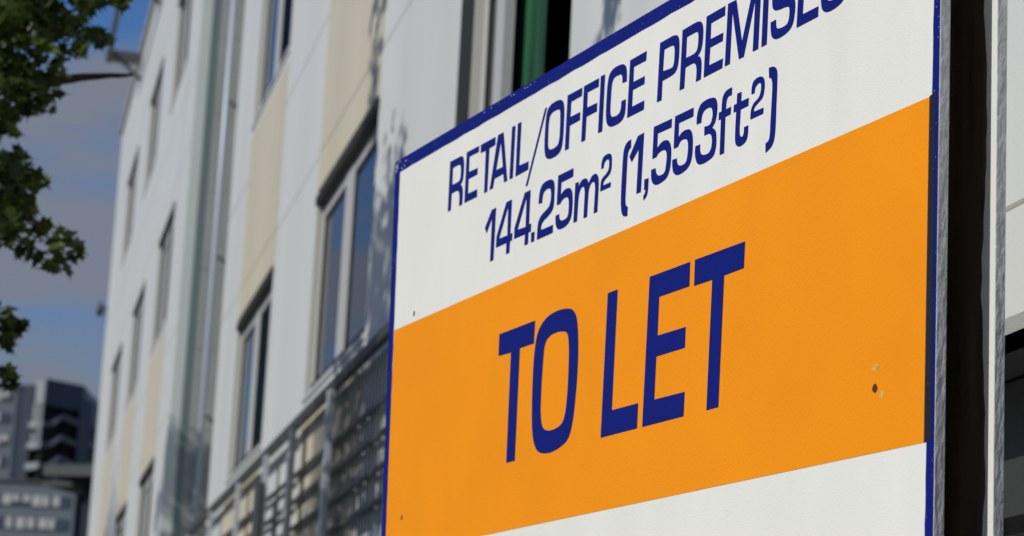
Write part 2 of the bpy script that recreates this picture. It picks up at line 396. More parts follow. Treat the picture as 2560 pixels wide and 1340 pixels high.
# ------------------------------------------------------------------ the double sided letting board
HD = Vector((-0.40467325, 0.91439241, -0.01122834)).normalized()
VD = Vector((2.43994097e-04, 1.23866044e-02, 9.99923253e-01)); VD = (VD - HD*VD.dot(HD)).normalized()
ND = VD.cross(HD)
P0 = Vector((0.728396, 4.038704, 2.510950))
BS = 0.9    # board units to metres
SIGN = Matrix.Translation(P0 - VD*2.6*BS) @ Matrix((HD, ND, VD)).transposed().to_4x4() @ Matrix.Scale(BS, 4)
ZS = 2.6
sg = empty('letting_sign', SIGN)
tag(sg, 'big white and orange board with blue border and blue letting text', 'sign')

def plate(pts, y0, y1, mats, name, parent, mi_side=0, zoff=ZS):
    """flat polygon (u, v) given thickness from y0 (back) to y1 (front)"""
    b = MB(); n = len(pts)
    b.v = [(u, y1, v+zoff) for u, v in pts] + [(u, y0, v+zoff) for u, v in pts]
    b.f = [tuple(range(n)), tuple(reversed(range(n, 2*n)))] + [(i, (i+1) % n, n+(i+1) % n, n+i) for i in range(n)]
    b.m = [0, 0] + [mi_side]*n; b.smooth = [False]*len(b.f)
    return b.build(name, mats, parent)

TH = 0.0235
# board outline: near edge, top edge, far edge (cut slightly out of square), bottom
def near(v): return -0.0085 - 0.006*(v-.1)*1.0
def far(v): return 2.8895 + 0.0625*(v)/1.0 * (1.0 if v > -.3 else 1.0) - 0.017
outl = [(near(-.90), -.90), (near(.8795), .8795), (2.9284, .8880), (far(.43), .43), (far(-.15), -.15), (far(-.9), -.9)]
bd = plate(outl, -TH, 0.0, [M['white_paint'], M['edge_paint']], 'front_panel', sg, 1)
bv = bd.modifiers.new('bevel', 'BEVEL'); bv.width = 0.0012; bv.segments = 2; bv.limit_method = 'ANGLE'
Y0, Y1 = 0.0002, 0.0007
ob = plate([(0.012, -.3345), (0.012, .3485), (far(.345)-.045, .3445), (far(-.335)-.038, -.3375)], Y0, Y1, M['orange_vinyl'], 'orange_band', sg)
# border strips, hand masked: their inner edges wander a little
def wob(k): return 0.0007*math.sin(k*1.7)+0.0006*math.sin(k*4.1+1)
def strip(a0, a1, b0, b1, n=60, s=0.0):
    A = [Vector(a0).lerp(Vector(a1), i/n) for i in range(n+1)]
    B = [Vector(b0).lerp(Vector(b1), i/n) for i in range(n+1)]
    B = [p + Vector(((wob(i+s) if abs(a1[1]-a0[1]) > abs(a1[0]-a0[0]) else 0), (wob(i+s) if abs(a1[1]-a0[1]) <= abs(a1[0]-a0[0]) else 0))) for i, p in enumerate(B)]
    return [tuple(p) for p in A] + [tuple(p) for p in reversed(B)]
Y2 = 0.0012
plate(strip((near(.877)+.001, .8775), (2.9268, .8868), (0.012, .8415), (2.9252, .8465)), Y0, Y2, M['blue_vinyl'], 'border', sg)
plate(strip((near(-.897)+.001, -.897), (near(.8415)+.001, .8412), (0.0265+.0, -.897), (0.0085, .8412), s=9), Y0, Y2, M['blue_vinyl'], 'border', sg)
plate(strip((far(-.897)-.0065, -.897), (2.9235, .8462), (far(-.897)-.040, -.897), (2.8834, .8462), s=21), Y0, Y2, M['blue_vinyl'], 'border', sg)
plate(strip((near(-.897), -.897), (far(-.9)-.001, -.897), (0.0265, -.862), (far(-.86)-.04, -.862), s=33), Y0, Y2+.0002, M['blue_vinyl'], 'border', sg)
plate([(0.0045, -.3335), (0.0015, .354), (0.0225, .3493), (0.0285, -.3343)], Y2+.0001, Y2+.0004, M['overprint'], 'overlap_strip', sg)

# lettering: outlines in tenths of a millimetre on the board, 's' marks points of a smooth curve
GLYPHS = """
A o 24811,7852 24195,7838s 23978,7828s 23846,7768s 23766,7610s 23739,7364s 23759,7129s 23822,7024s 23931,6968 23855,6933s 23769,6826s 23725,6644s 23740,6330 23955,6341 23971,6645s 24050,6789s 24187,6838s 24562,6840 24558,6344 24777,6345
A h 24572,7616 24196,7608s 24041,7580s 23974,7471s 23960,7228s 24017,7121s 24138,7094s 24552,7098
A o 23598,7851 22715,7834 22712,7661 23375,7674 23358,7217 22732,7193 22733,7004 23349,7006 23342,6568 22687,6561 22677,6337 23568,6346
A o 22589,7833 21577,7825 21567,7594 21965,7585 21960,6331 22176,6332 22212,7572 22577,7593
A o 21801,6340 21402,7835 21031,7828 20611,6345 20825,6342 20899,6602 21485,6598 21575,6342
A h 21182,7580 21410,6825 20956,6819
A o 20463,7836 20237,7826 20244,6344 20463,6345
A o 20079,7838 19845,7836 19846,6595 19243,6577 19240,6351 20067,6337
A o 18334,7831 18211,7832 19234,5900 19361,5903
A o 18263,6806s 18231,6613s 18151,6447s 17980,6353s 17701,6317s 17403,6340s 17206,6433s 17124,6681s 17107,7092s 17115,7436s 17165,7657s 17258,7772s 17423,7839s 17727,7862s 18001,7833s 18163,7737s 18240,7520s 18270,7180s
A h 17440,7579s 17372,7501s 17345,7347s 17331,6951s 17352,6736s 17431,6608s 17673,6568s 17867,6584s 17995,6649s 18045,6804s 18058,7178s 18031,7444s 17955,7561s 17755,7605s
A o 16951,7835 16082,7823 16087,7607 16712,7603 16724,7192 16140,7183 16140,6966 16738,6959 16739,6335 16971,6346
A o 15978,7832 15107,7824 15117,7600 15747,7608 15744,7199 15160,7182 15154,6954 15752,6956 15770,6339 16000,6339
A o 15007,7845 14767,7829 14798,6338 15036,6344
A o 13535,6859 13536,6581s 13609,6414s 13787,6331s 14106,6316s 14357,6350s 14515,6441s 14594,6589s 14624,6809s 14616,7279s 14591,7556s 14522,7739s 14365,7839s 14069,7866s 13770,7829s 13615,7743s 13543,7583s 13525,7317 13762,7338 13774,7481s 13847,7580s 13997,7606s 14219,7600s 14322,7521s 14365,7332s 14384,6983s 14378,6747s 14327,6628s 14218,6571s 14004,6554s 13854,6591s 13793,6681s 13770,6866
A o 13378,7823 12492,7825 12506,7585 13156,7595 13157,7206 12545,7193 12553,6996 13164,7002 13177,6571 12523,6565 12529,6338 13423,6344
A o 11794,7832 11226,7830s 11028,7815s 10887,7759s 10813,7645s 10785,7423s 10795,7173s 10843,6973s 10940,6873s 11113,6832s 11598,6821 11609,6339 11849,6346
A h 11557,7602 11228,7597s 11097,7572s 11032,7492s 11020,7332s 11034,7141s 11082,7047s 11186,7027s 11592,7062
A o 10651,7832 10065,7838s 9836,7819s 9711,7756s 9631,7617s 9616,7441s 9636,7237s 9703,7065s 9847,6967 9739,6918s 9672,6818s 9647,6669s 9664,6350 9896,6345 9880,6617s 9924,6763s 10016,6835s 10169,6852s 10443,6842 10470,6340 10701,6346
A h 10419,7596 10029,7595s 9903,7576s 9852,7489s 9847,7296s 9882,7153s 9994,7078s 10433,7080
A o 9473,7830 8586,7836 8591,7607 9243,7605 9247,7213 8650,7204 8656,7009 9249,7011 9278,6584 8626,6573 8641,6350 9522,6351
A o 8460,7842 8075,7830 7758,6738 7298,7917 6951,7909 7014,6356 7256,6359 7203,7574 7655,6350 7877,6351 8240,7593 8293,6354 8526,6352
A o 6825,7865 6593,7862 6640,6360 6871,6357
A o 6484,6823 6259,6827 6241,6681s 6198,6607s 6063,6572s 5864,6567s 5750,6602s 5695,6703s 5679,6841s 5700,6940s 5774,6986s 5934,7006s 6134,7020s 6303,7055s 6401,7125s 6437,7245s 6440,7446s 6414,7602s 6318,7701s 6119,7740s 5869,7744s 5636,7712s 5511,7625s 5462,7475s 5461,7313 5684,7318 5690,7455s 5744,7547s 5861,7579s 6095,7587s 6193,7554s 6222,7453s 6217,7343s 6147,7277s 5979,7254s 5730,7247s 5547,7187s 5465,7046s 5442,6878s 5466,6689s 5524,6528s 5627,6433s 5805,6377s 6069,6353s 6270,6377s 6408,6458s 6465,6582s 6485,6715s
A o 5278,7884 4388,7896 4392,7676 5064,7674 5078,7233 4441,7242 4448,7033 5092,7023 5116,6614 4472,6610 4479,6379 5364,6379
A o 4371,6851 4141,6853 4125,6701s 4081,6624s 3943,6587s 3739,6580s 3623,6616s 3566,6721s 3547,6865s 3568,6968s 3644,7016s 3807,7038s 4011,7054s 4184,7091s 4283,7165s 4319,7290s 4320,7500s 4292,7663s 4193,7764s 3988,7803s 3733,7806s 3495,7771s 3368,7679s 3319,7523s 3320,7355 3548,7361 3553,7504s 3607,7600s 3727,7634s 3965,7644s 4066,7610s 4097,7506s 4093,7391s 4021,7321s 3850,7296s 3596,7288s 3409,7224s 3327,7077s 3305,6902s 3331,6705s 3392,6538s 3499,6440s 3682,6382s 3951,6359s 4157,6385s 4298,6470s 4354,6600s 4374,6738s
B o 21275,5722 21276,4236 21500,4236 21523,5473 21836,5105 21988,5282 21565,5715
B o 20219,5725 20210,4761 20081,4765 20080,4555 20208,4553 20217,4237 20441,4238 20443,4552 21147,4557 21144,4868 20586,5728
B h 20449,5572 20409,4758 20952,4774
B o 19018,5733 19012,4779 18869,4775 18873,4559 19015,4556 19019,4245 19246,4245 19242,4553 19947,4565 19953,4866 19389,5732
B h 19257,5579 19225,4754 19740,4780
B o 18840,4511 18630,4502 18629,4241 18826,4243
B o 18458,5221 18234,5210 18221,5342s 18162,5464s 18002,5519s 17808,5508s 17729,5442s 17692,5300s 17716,5111s 17819,4999s 18075,4920s 18288,4843s 18414,4722s 18455,4535s 18456,4243 17481,4240 17487,4453 18224,4464 18211,4595s 18093,4680s 17836,4753s 17600,4844s 17504,4969s 17486,5207s 17498,5476s 17571,5650s 17721,5728s 18000,5753s 18245,5715s 18384,5611s 18443,5439s
B o 17302,5736 16393,5734 16392,5513 17089,5506 17092,5164 16939,5244s 16728,5270s 16538,5228s 16421,5119s 16371,4941s 16358,4700s 16384,4492s 16485,4347s 16704,4261s 16996,4242s 17188,4281s 17302,4396s 17346,4549s 17348,4670 17137,4669 17103,4547s 17009,4472s 16831,4454s 16647,4480s 16583,4581s 16573,4794s 16604,4944s 16703,5027s 16890,5034s 17036,4989s 17106,4936 17311,4939
B o 16239,5298 16034,5290 16041,5154 15912,5268s 15734,5304s 15559,5260s 15459,5124 15317,5248s 15143,5295s 14997,5258s 14893,5122s 14867,4894s 14883,4253 15085,4254 15065,4798s 15078,4988s 15149,5090s 15301,5084s 15408,4967s 15439,4809s 15462,4247 15667,4248 15658,4786s 15666,4977s 15739,5089s 15868,5092s 15976,4974s 16016,4793s 16046,4251 16250,4251
B o 14767,5339 14631,5336 14605,5430s 14521,5499s 14408,5512s 14339,5473s 14314,5351s 14342,5230s 14459,5148s 14668,5078s 14745,4984s 14764,4755 14190,4749 14181,4870 14609,4877 14587,4960s 14463,5025s 14271,5098s 14187,5206s 14173,5388s 14203,5558s 14294,5630s 14470,5655s 14658,5622s 14739,5519s
B o 13147,5730 13143,5521 13247,5473s 13302,5355s 13318,5099s 13332,4434s 13331,4191s 13281,4060 13189,4025 13195,3794 13350,3815s 13471,3883s 13542,4024s 13580,4245s 13580,4762s 13554,5368s 13502,5585s 13369,5698s
B o 12464,5732 12519,4250 12752,4256 12718,5378 13078,5126 13207,5293 12784,5725
B o 12354,4524 12136,4514 12145,4233s 12207,4083s 12362,4004 12378,4120 12301,4172s 12271,4255 12352,4264
B o 11955,5749 11036,5733 11044,5519 11736,5534 11745,5169 11550,5256s 11339,5271s 11153,5206s 11040,5046s 11012,4834s 11043,4518s 11178,4328s 11444,4256s 11748,4258s 11920,4347s 11999,4498s 12014,4689 11793,4683 11747,4560s 11636,4467s 11458,4441s 11304,4489s 11251,4654s 11229,4855s 11288,4993s 11443,5047s 11666,5022s 11771,4952 11974,4954
B o 10875,5744 9963,5734 9966,5522 10670,5530 10668,5178 10497,5262s 10257,5271s 10079,5215s 9975,5054s 9947,4815s 9978,4505s 10117,4335s 10374,4263s 10667,4257s 10852,4351s 10929,4521s 10942,4691 10721,4678 10683,4552s 10582,4470s 10416,4447s 10255,4482s 10194,4613s 10173,4811s 10208,4979s 10324,5057s 10548,5061s 10676,4951 10895,4953
B o 9788,5278 9564,5271 9545,5411s 9449,5517s 9252,5548s 9108,5509s 9034,5398s 9046,5244s 9140,5124s 9406,5126 9398,4914 9194,4908s 9072,4849s 9024,4709s 9047,4544s 9153,4449s 9351,4444s 9507,4495s 9577,4598s 9587,4750 9816,4755 9824,4613s 9791,4461s 9683,4307s 9480,4251s 9170,4265s 8922,4330s 8831,4493s 8816,4688s 8868,4900s 9032,5017 8888,5133s 8827,5317s 8823,5516s 8894,5672s 9038,5738s 9351,5767s 9622,5720s 9740,5590s 9788,5443s
B o 8152,5756 8157,5573 8306,5578s 8384,5504s 8410,5298 8169,5302 8186,5128 8427,5123 8436,4272 8640,4272 8626,5119 8737,5124 8731,5299 8609,5297 8604,5489s 8558,5648s 8442,5732s 8300,5758s
B o 7905,5542 7705,5532 7719,5311 7371,5306 7388,5123 7725,5124 7742,4848s 7751,4627s 7717,4507s 7618,4461s 7557,4524s 7549,4661 7362,4663 7372,4451s 7434,4328s 7607,4264s 7795,4275s 7913,4367s 7946,4563s 7925,5133 8050,5128 8044,5304 7913,5304
B o 7257,5354 7119,5352 7098,5452s 7012,5519s 6892,5532s 6836,5467s 6844,5317s 6927,5199s 7149,5112s 7253,4991s 7278,4775 6712,4772 6703,4907 7128,4918 7106,5001s 6962,5070s 6758,5156s 6696,5278s 6678,5439s 6728,5596s 6862,5668s 7047,5675s 7192,5625s 7249,5506s
B o 6513,5769 6374,5764s 6227,5711s 6150,5602s 6133,5350s 6147,4807s 6159,4320s 6202,4059s 6308,3922s 6560,3832 6571,4052 6454,4079s 6398,4188s 6378,4510s 6342,5131s 6344,5365s 6396,5494s 6492,5542
C o 20592,2040 18305,2039 18312,1431 19189,1439 19163,-1564 19702,-1558 19760,1411 20575,1442
C o 16378,2027s 16015,1915s 15780,1661s 15644,1083s 15608,327s 15663,-412s 15758,-947s 15956,-1337s 16318,-1499s 16865,-1589s 17380,-1574s 17810,-1448s 18078,-1124s 18215,-564s 18281,494s 18245,1222s 18086,1703s 17692,1959s 17098,2064s
C h 16574,1465s 16333,1386s 16211,1173s 16145,628s 16144,-170s 16221,-689s 16378,-920s 16773,-1016s 17235,-1003s 17528,-877s 17680,-543s 17714,49s 17687,862s 17618,1284s 17396,1454s 16987,1501s
C o 14079,2018 13544,2018 13597,-962 12220,-974 12233,-1576 14148,-1566
C o 11868,2020 9865,2006 9867,1430 11342,1442 11357,514 9976,493 9984,9 11380,17 11405,-1002 9920,-1025 9938,-1586 11968,-1577
C o 9642,2008 7344,1988 7364,1387 8244,1382 8329,-1589 8871,-1591 8791,1383 9642,1397
"""
def smooth_path(tok):
    P = []
    for t in tok:
        s = t.endswith('s'); u, v = t.rstrip('s').split(',')
        P.append((int(u)/10000, int(v)/10000, s))
    n = len(P); out = []
    for i in range(n):
        a, b = P[i], P[(i+1) % n]
        pa, nb = P[i-1], P[(i+2) % n]
        out.append((a[0], a[1]))
        if a[2] or b[2]:
            A, B = Vector(a[:2]), Vector(b[:2]); d = B-A; ln = d.length
            ta = (B - Vector(pa[:2])) if a[2] else d
            tb = (Vector(nb[:2]) - A) if b[2] else d
            if ta.length > 0: ta = ta.normalized()*ln
            if tb.length > 0: tb = tb.normalized()*ln
            for k in range(1, 5):
                t = k/5; h = A*(2*t**3-3*t*t+1) + ta*(t**3-2*t*t+t) + B*(-2*t**3+3*t*t) + tb*(t**3-t*t)
                out.append((h.x, h.y))
    return out
def lettering(key, mname, label, y):
    cv = bpy.data.curves.new('lettering', 'CURVE'); cv.dimensions = '2D'; cv.fill_mode = 'BOTH'
    cv.extrude = 0.0003
    for line in GLYPHS.strip().splitlines():
        t = line.split()
        if t[0] != key: continue
        pts = smooth_path(t[2:])
        sp = cv.splines.new('POLY'); sp.points.add(len(pts)-1)
        for q, (u, v) in zip(sp.points, pts): q.co = (u, v, 0, 1)
        sp.use_cyclic_u = True
    tmp = bpy.data.objects.new('tmp', cv); col.objects.link(tmp)
    dg = bpy.context.evaluated_depsgraph_get()
    me = bpy.data.meshes.new_from_object(tmp.evaluated_get(dg))
    bpy.data.objects.remove(tmp)
    for v in me.vertices: v.co = Vector((v.co.x, y + v.co.z, v.co.y + ZS))
    me.materials.clear(); me.materials.append(M[mname])
    bm = bmesh.new(); bm.from_mesh(me); bmesh.ops.recalc_face_normals(bm, faces=bm.faces); bm.to_mesh(me); bm.free()
    o = bpy.data.objects.new('lettering', me); col.objects.link(o); o.parent = sg
    o['label'] = label
    return o
lettering('A', 'blue_vinyl', 'blue capitals reading RETAIL/OFFICE PREMISES', 0.0009)
lettering('B', 'blue_vinyl', 'blue figures reading 144.25m2 (1,553ft2)', 0.0009)
lettering('C', 'blue_vinyl', 'large blue capitals reading TO LET on the orange band', 0.0013)

def blob(u, v, ru, rv, y, m, name, ang=0, n=12, th=.0006, jit=.12):
    pts = []
    for k in range(n):
        a = 2*math.pi*k/n; r = 1+random.uniform(-jit, jit)
        x, z = ru*math.cos(a)*r, rv*math.sin(a)*r
        pts.append((u + x*math.cos(ang) - z*math.sin(ang), v + x*math.sin(ang) + z*math.cos(ang)))
    return plate(pts, y-th, y, M[m], name, sg)
blob(2.696, .3698, .0062, .0085, .0008, 'dark_hole', 'screw_hole')
blob(2.6956, -.2345, .0055, .0075, .0012, 'rust', 'screw_head')
blob(0.202, -.2059, .0095, .0092, .0016, 'rust', 'screw_head', ang=.35)
blob(0.2010, -.1640, .013, .0065, .0010, 'stain', 'worn_spot')
blob(0.1795, -.2205, .0085, .0075, .0010, 'stain', 'worn_spot')
# chipped paint along the border
ch = MB()
def fleck(u, v, r, ang, el=2.2, y=Y2+.0004):
    n = len(ch.v); k = 6
    for i in range(k):
        a = 2*math.pi*i/k; x, z = r*el*math.cos(a)*random.uniform(.6, 1.2), r*math.sin(a)*random.uniform(.6, 1.2)
        ch.v.append((u + x*math.cos(ang)-z*math.sin(ang), y, v+ZS + x*math.sin(ang)+z*math.cos(ang)))
    ch.f.append(tuple(range(n, n+k))); ch.m.append(0); ch.smooth.append(False)
for i in range(22): fleck(2.915-random.random()**2*.10, .880-random.random()*.03, random.uniform(.0007, .0026), random.uniform(.3, 1.6))
for i in range(18): v = random.uniform(-.85, .85); fleck(far(v)-.003-random.random()**2*.03, v, random.uniform(.0005, .0014), 1.4)
for i in range(34): fleck(random.uniform(.05, 2.9), .877-random.random()*.034, random.uniform(.0004, .0008), random.uniform(-1, 1))
for i in range(12): fleck(random.uniform(1.9, 2.25), .8775-random.random()**2*.004, random.uniform(.0008, .0016), 0, 3)
for i in range(26): v = random.uniform(-.85, .85); fleck(near(v)+.003+random.random()**2*.03, v, random.uniform(.0004, .0009), 1.5)
tag(ch.build('chipped_paint', M['chip'], sg), kind='stuff')
sc_ = MB(); ch2, ch = ch, sc_
for i in range(34): fleck(random.uniform(.08, 2.0), random.uniform(-.32, .33), random.uniform(.0003, .0007), random.uniform(-.6, .9), 3.5, .0011)
for i in range(5): fleck(2.03+random.uniform(-.08, .10), -.215+random.uniform(-.05, .12), random.uniform(.0006, .0012), random.uniform(-.2, .9), 4.0, .0011)
tag(sc_.build('scratches', M['stain'], sg), kind='stuff')

sp_ = MB(); ch = sp_
for i in range(26): fleck(random.uniform(.1, 2.7), random.choice((random.uniform(.37, .62), random.uniform(.80, .835), random.uniform(-.8, -.36))), random.uniform(.0003, .0008), 1.3, 2.2, .0011)
tag(sp_.build('dirt_specks', M['dark_hole'], sg), kind='stuff')
# rear panel facing the other way, its inner face catching a strip of sun
GAP = 0.1375
def nb(v): return 0.0 - 0.012*(v)*0.6 - .004
bk = plate([(nb(-.9), -.9), (nb(.88), .88), (2.93, .88), (2.87, -.9)], -GAP-TH, -GAP, [M['white_paint'], M['edge_paint']], 'rear_panel', sg, 1)
bk.modifiers.new('bevel', 'BEVEL').width = 0.001
# unpainted inner area behind a ragged brush line
rag = []
for i in range(46):
    v = -.88 + i*1.74/45
    rag.append((0.040 + .012*math.sin(i*.55) + random.uniform(-.004, .004), v))
False and plate([(.062, -.89)] + rag + [(.062, .875)] + [(.085+.012*math.sin((45-i)*.35+1)+random.uniform(-.004, .004), -.88+(45-i)*1.74/45) for i in range(46)], -GAP+.0002, -GAP+.0008, M['back_paint'], 'brush_edge', sg)
rag2 = [(.034+.007*math.sin(i*.35)+random.uniform(-.003, .003), -.88+i*1.74/45) for i in range(46)]
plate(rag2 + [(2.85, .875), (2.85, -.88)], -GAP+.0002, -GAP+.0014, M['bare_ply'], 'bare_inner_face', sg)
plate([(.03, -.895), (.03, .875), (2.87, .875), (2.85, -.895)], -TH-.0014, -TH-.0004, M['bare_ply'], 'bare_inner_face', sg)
for u in (.20, 1.5, 2.65):
    MB().box(u, u+.09, -GAP+.003, -TH-.003, -0.35, ZS+.86).build('post', M['wood'], sg, bevel=.003)
for v in (-.82, .70):
    MB().box(.30, 2.64, -GAP+.006, -TH-.006, ZS+v, ZS+v+.09) if False else None

# ------------------------------------------------------------------ trees
LEAF = [(0, 0), (.18, -.10), (.50, -.02), (.34, .18), (.56, .42), (.30, .44), (.20, .66), (.06, .60), (0, 1.0), (-.06, .60), (-.20, .66), (-.30, .44), (-.56, .42), (-.34, .18), (-.50, -.02), (-.18, -.10)]
def leaves(clumps, size, rng):
    b = MB()
    for c, r, n in clumps:
        for _ in range(n):
            while True:
                p = Vector((rng.uniform(-1, 1), rng.uniform(-1, 1), rng.uniform(-1, 1)))
                if p.length <= 1: break
            q = Vector(c) + Vector((p.x*r[0], p.y*r[1], p.z*r[2]))
            nrm = Vector((rng.gauss(0, .55), rng.gauss(0, .55), rng.uniform(.25, 1))).normalized()
            ax = Vector((rng.gauss(0, 1), rng.gauss(0, 1), rng.uniform(-1.3, .1)))
            ax = (ax - nrm*ax.dot(nrm)).normalized(); bx = nrm.cross(ax)
            s = size*rng.uniform(.6, 1.25); cup = rng.uniform(-.18, .3)
            k = len(b.v)
            for x, y in LEAF: b.v.append(tuple(q + (bx*x + ax*y + nrm*(abs(x)*cup - y*y*.15))*s))
            b.f.append((k, k+1, k+2, k+3, k+4, k+5, k+6, k+7, k+8)); b.f.append((k, k+8, k+9, k+10, k+11, k+12, k+13, k+14, k+15))
            b.m += [0, 0]; b.smooth += [False, False]
    return b
def leaf_build(b, name, parent):
    me = bpy.data.meshes.new(name); me.from_pydata(b.v, [], b.f); me.materials.append(M['leaf'])
    o = bpy.data.objects.new(name, me); col.objects.link(o); o.parent = parent; return o
def tree(label, base, top, clumps, size, seed, limbs, group='street trees in front of the white building', kink=.35):
    rng = random.Random(seed)
    root = tag(empty('maple_tree', loc=base), label, 'tree', group)
    B = Vector(base); rel = lambda p: Vector(p) - B
    t = MB(); T = rel(top)
    pts = [Vector((0, 0, -.1)), T*.3+Vector((.05, .03, 0)), T*.65+Vector((-.05, .06, 0)), T]
    t.tube(pts, [.19, .15, .12, .08], 14); t.build('trunk', M['bark'], root)
    for lm in limbs:
        P = [rel(p) for p in lm[0]]
        lb = MB()
        Q = []
        for i in range(len(P)-1):
            for k in range(4): Q.append(P[i].lerp(P[i+1], k/4) + Vector((rng.gauss(0, 1), rng.gauss(0, 1), rng.gauss(0, 1)))*lm[1]*kink*(.06 if i >= 1 and len(P) > 4 else 1))
        Q.append(P[-1])
        lb.tube(Q, [lm[1] + (lm[2]-lm[1])*i/(len(Q)-1) for i in range(len(Q))], 8)
        lb.build('limb', M['bark'], root)
    lv = leaves([(rel(c), r, n) for c, r, n in clumps], size, rng)
    leaf_build(lv, 'crown', root)
    return root
rng = random.Random(3)
# the maple whose outer boughs hang in at the left
DA = 10.2
seen = [(55,25,60),(125,55,65),(195,85,45),(240,95,30),(262,95,14),(35,105,75),(90,165,60),(165,60,40),(175,125,28),(205,118,20),(60,235,50),(115,262,28),(95,215,50),(20,285,30),
        (12,335,24),(18,405,40),(58,430,42),(88,455,18),(30,495,60),(62,555,50),(110,592,36),(160,600,30),(185,622,20),(140,662,20),(150,640,26),(15,575,45),(55,610,28),(95,640,16),
        (8,790,32),(32,815,26),(50,808,14),(14,850,22),(8,925,20),(20,950,14),(300,2,12),(10,180,60),(-40,60,90),(-40,250,90),(-60,420,70),(-60,540,70),(-90,800,50),(-80,900,40),(70,-40,80),(180,-20,60),(280,-30,40)]
cl = []
for x, y, r in seen:
    dz = rng.uniform(-.35, .35); q = at(x, y, DA+dz); rm = r/FPX*DA
    cl.append((q, (rm, rm*1.6, rm), max(6, int((r/60)**2*(56 if x < 110 else 40)))))
cA = Vector((-3.4, 9.8, 5.1))
for i in range(120):
    p = Vector((rng.uniform(-1, 1), rng.uniform(-1, 1), rng.uniform(-1, 1)))
    if p.length > 1: continue
    q = cA + Vector((p.x*1.25, p.y*1.3, p.z*1.9))
    d = q - EYE; z = d.dot(FWD); px = 1280 + FPX*d.dot(RIGHT)/z
    if px > -260: continue
    cl.append((q, (.3, .3, .25), 24))
limbs = []
tA = Vector((-3.5, 9.9, 3.6))
for tgt in ((60,60),(30,480),(5,800),(120,150)):
    e = at(tgt[0], tgt[1], DA)
    limbs.append(((tA, tA.lerp(e, .5)+Vector((0, 0, .15)), e), .045, .008))
limbs.append(((tA + Vector((0, 0, .5)), at(-120, 222, DA), at(130, 202, DA-.05), at(225, 191, DA-.05), at(330, 187, DA-.1)), .040, .008))
limbs.append(((at(60, 60, DA), at(190, 90, DA), at(260, 98, DA)), .008, .003))
limbs.append(((at(30, 480, DA), at(110, 590, DA), at(185, 620, DA)), .008, .003))
tree('maple tree whose dark leafy boughs and bare twig hang in at the left', (-3.6, 9.9, 0), tA + Vector((0, 0, .8)), cl, .074, 5, limbs)

# maples further left, out of view, whose leaf shade falls on the front
def cast(s, h, t):
    """point t metres towards the sun from the front at (s, h)"""
    return FACE @ Vector((s, 0, h)) + sv*t
def shade_tree(label, spots, t, base_off, seed, size=.13):
    rg_ = random.Random(seed); cl = []
    cen = Vector((0, 0, 0))
    for s, h, rs, rh, n in spots:
        k = max(2, n//14)
        for _ in range(k):
            a = rg_.uniform(0, 6.28); rr = math.sqrt(rg_.random())
            q = cast(s + rs*rr*math.cos(a), h + rh*rr*math.sin(a), t + rg_.uniform(-.5, .5))
            cl.append((q, (.22, .22, .18), 14))
        cen += cast(s, h, t)
    cen /= len(spots)
    base = (cen.x + base_off[0], cen.y + base_off[1], 0)
    top = Vector((base[0], base[1], cen.z - .9))
    lm = [((top - Vector((0, 0, .6)), top.lerp(q, .5), q), .05, .01) for q, _, _ in cl[::6]]
    return tree(label, base, top, cl, size, seed, lm)
shade_tree('maple tree left of the frame shading the middle of the balustrade', [(14.2, 3.6, 2.2, .8, 900), (14.9, 4.4, 1.0, .5, 560), (14.9, 5.2, .55, .6, 300), (15.75, 6.2, .28, .9, 170), (16.2, 4.6, .6, .5, 130), (16.9, 3.2, .9, .5, 130), (9.2, 4.75, .5, .35, 50)], 4.4, (-.4, -.2), 11)
shade_tree('maple tree left of the frame shading the foot of the recess', [(32.6, 5.6, .75, .75, 1000), (34.1, 5.0, .6, .45, 150), (32.5, 4.2, 1.3, .8, 600)], 6.5, (-.5, 0), 12)

# taller maples further up the street on the left, mirrored in the window panes
def big_tree(label, base, h, r, seed, n=70):
    rg_ = random.Random(seed); c = Vector((base[0], base[1], h-r*1.1)); cl = []
    for _ in range(n):
        while True:
            p = Vector((rg_.uniform(-1, 1), rg_.uniform(-1, 1), rg_.uniform(-1, 1)))
            if .35 < p.length <= 1: break
        cl.append((c + Vector((p.x*r, p.y*r, p.z*r*1.25)), (.8, .8, .6), 40))
    top = c - Vector((0, 0, r*.6))
    return tree(label, base, top, cl, .26, seed, [((top, top.lerp(q, .6), q), .08, .02) for q, _, _ in cl[::9]])
big_tree('tall maple tree far up the street left of the frame, nearer the white building', (-15.5, 41, 0), 13.5, 3.4, 31)
big_tree('tall maple tree far up the street left of the frame, nearer the camera', (-13.5, 25, 0), 9.5, 2.6, 32, 60)

# ------------------------------------------------------------------ distant city buildings
def frame_at(px, py, dist, yaw):
    q = at(px, py, dist); q.z = 0
    return Matrix.Translation(q) @ Matrix.Rotation(yaw, 4, 'Z')
def ztop(px, py, dist): return at(px, py, dist).z

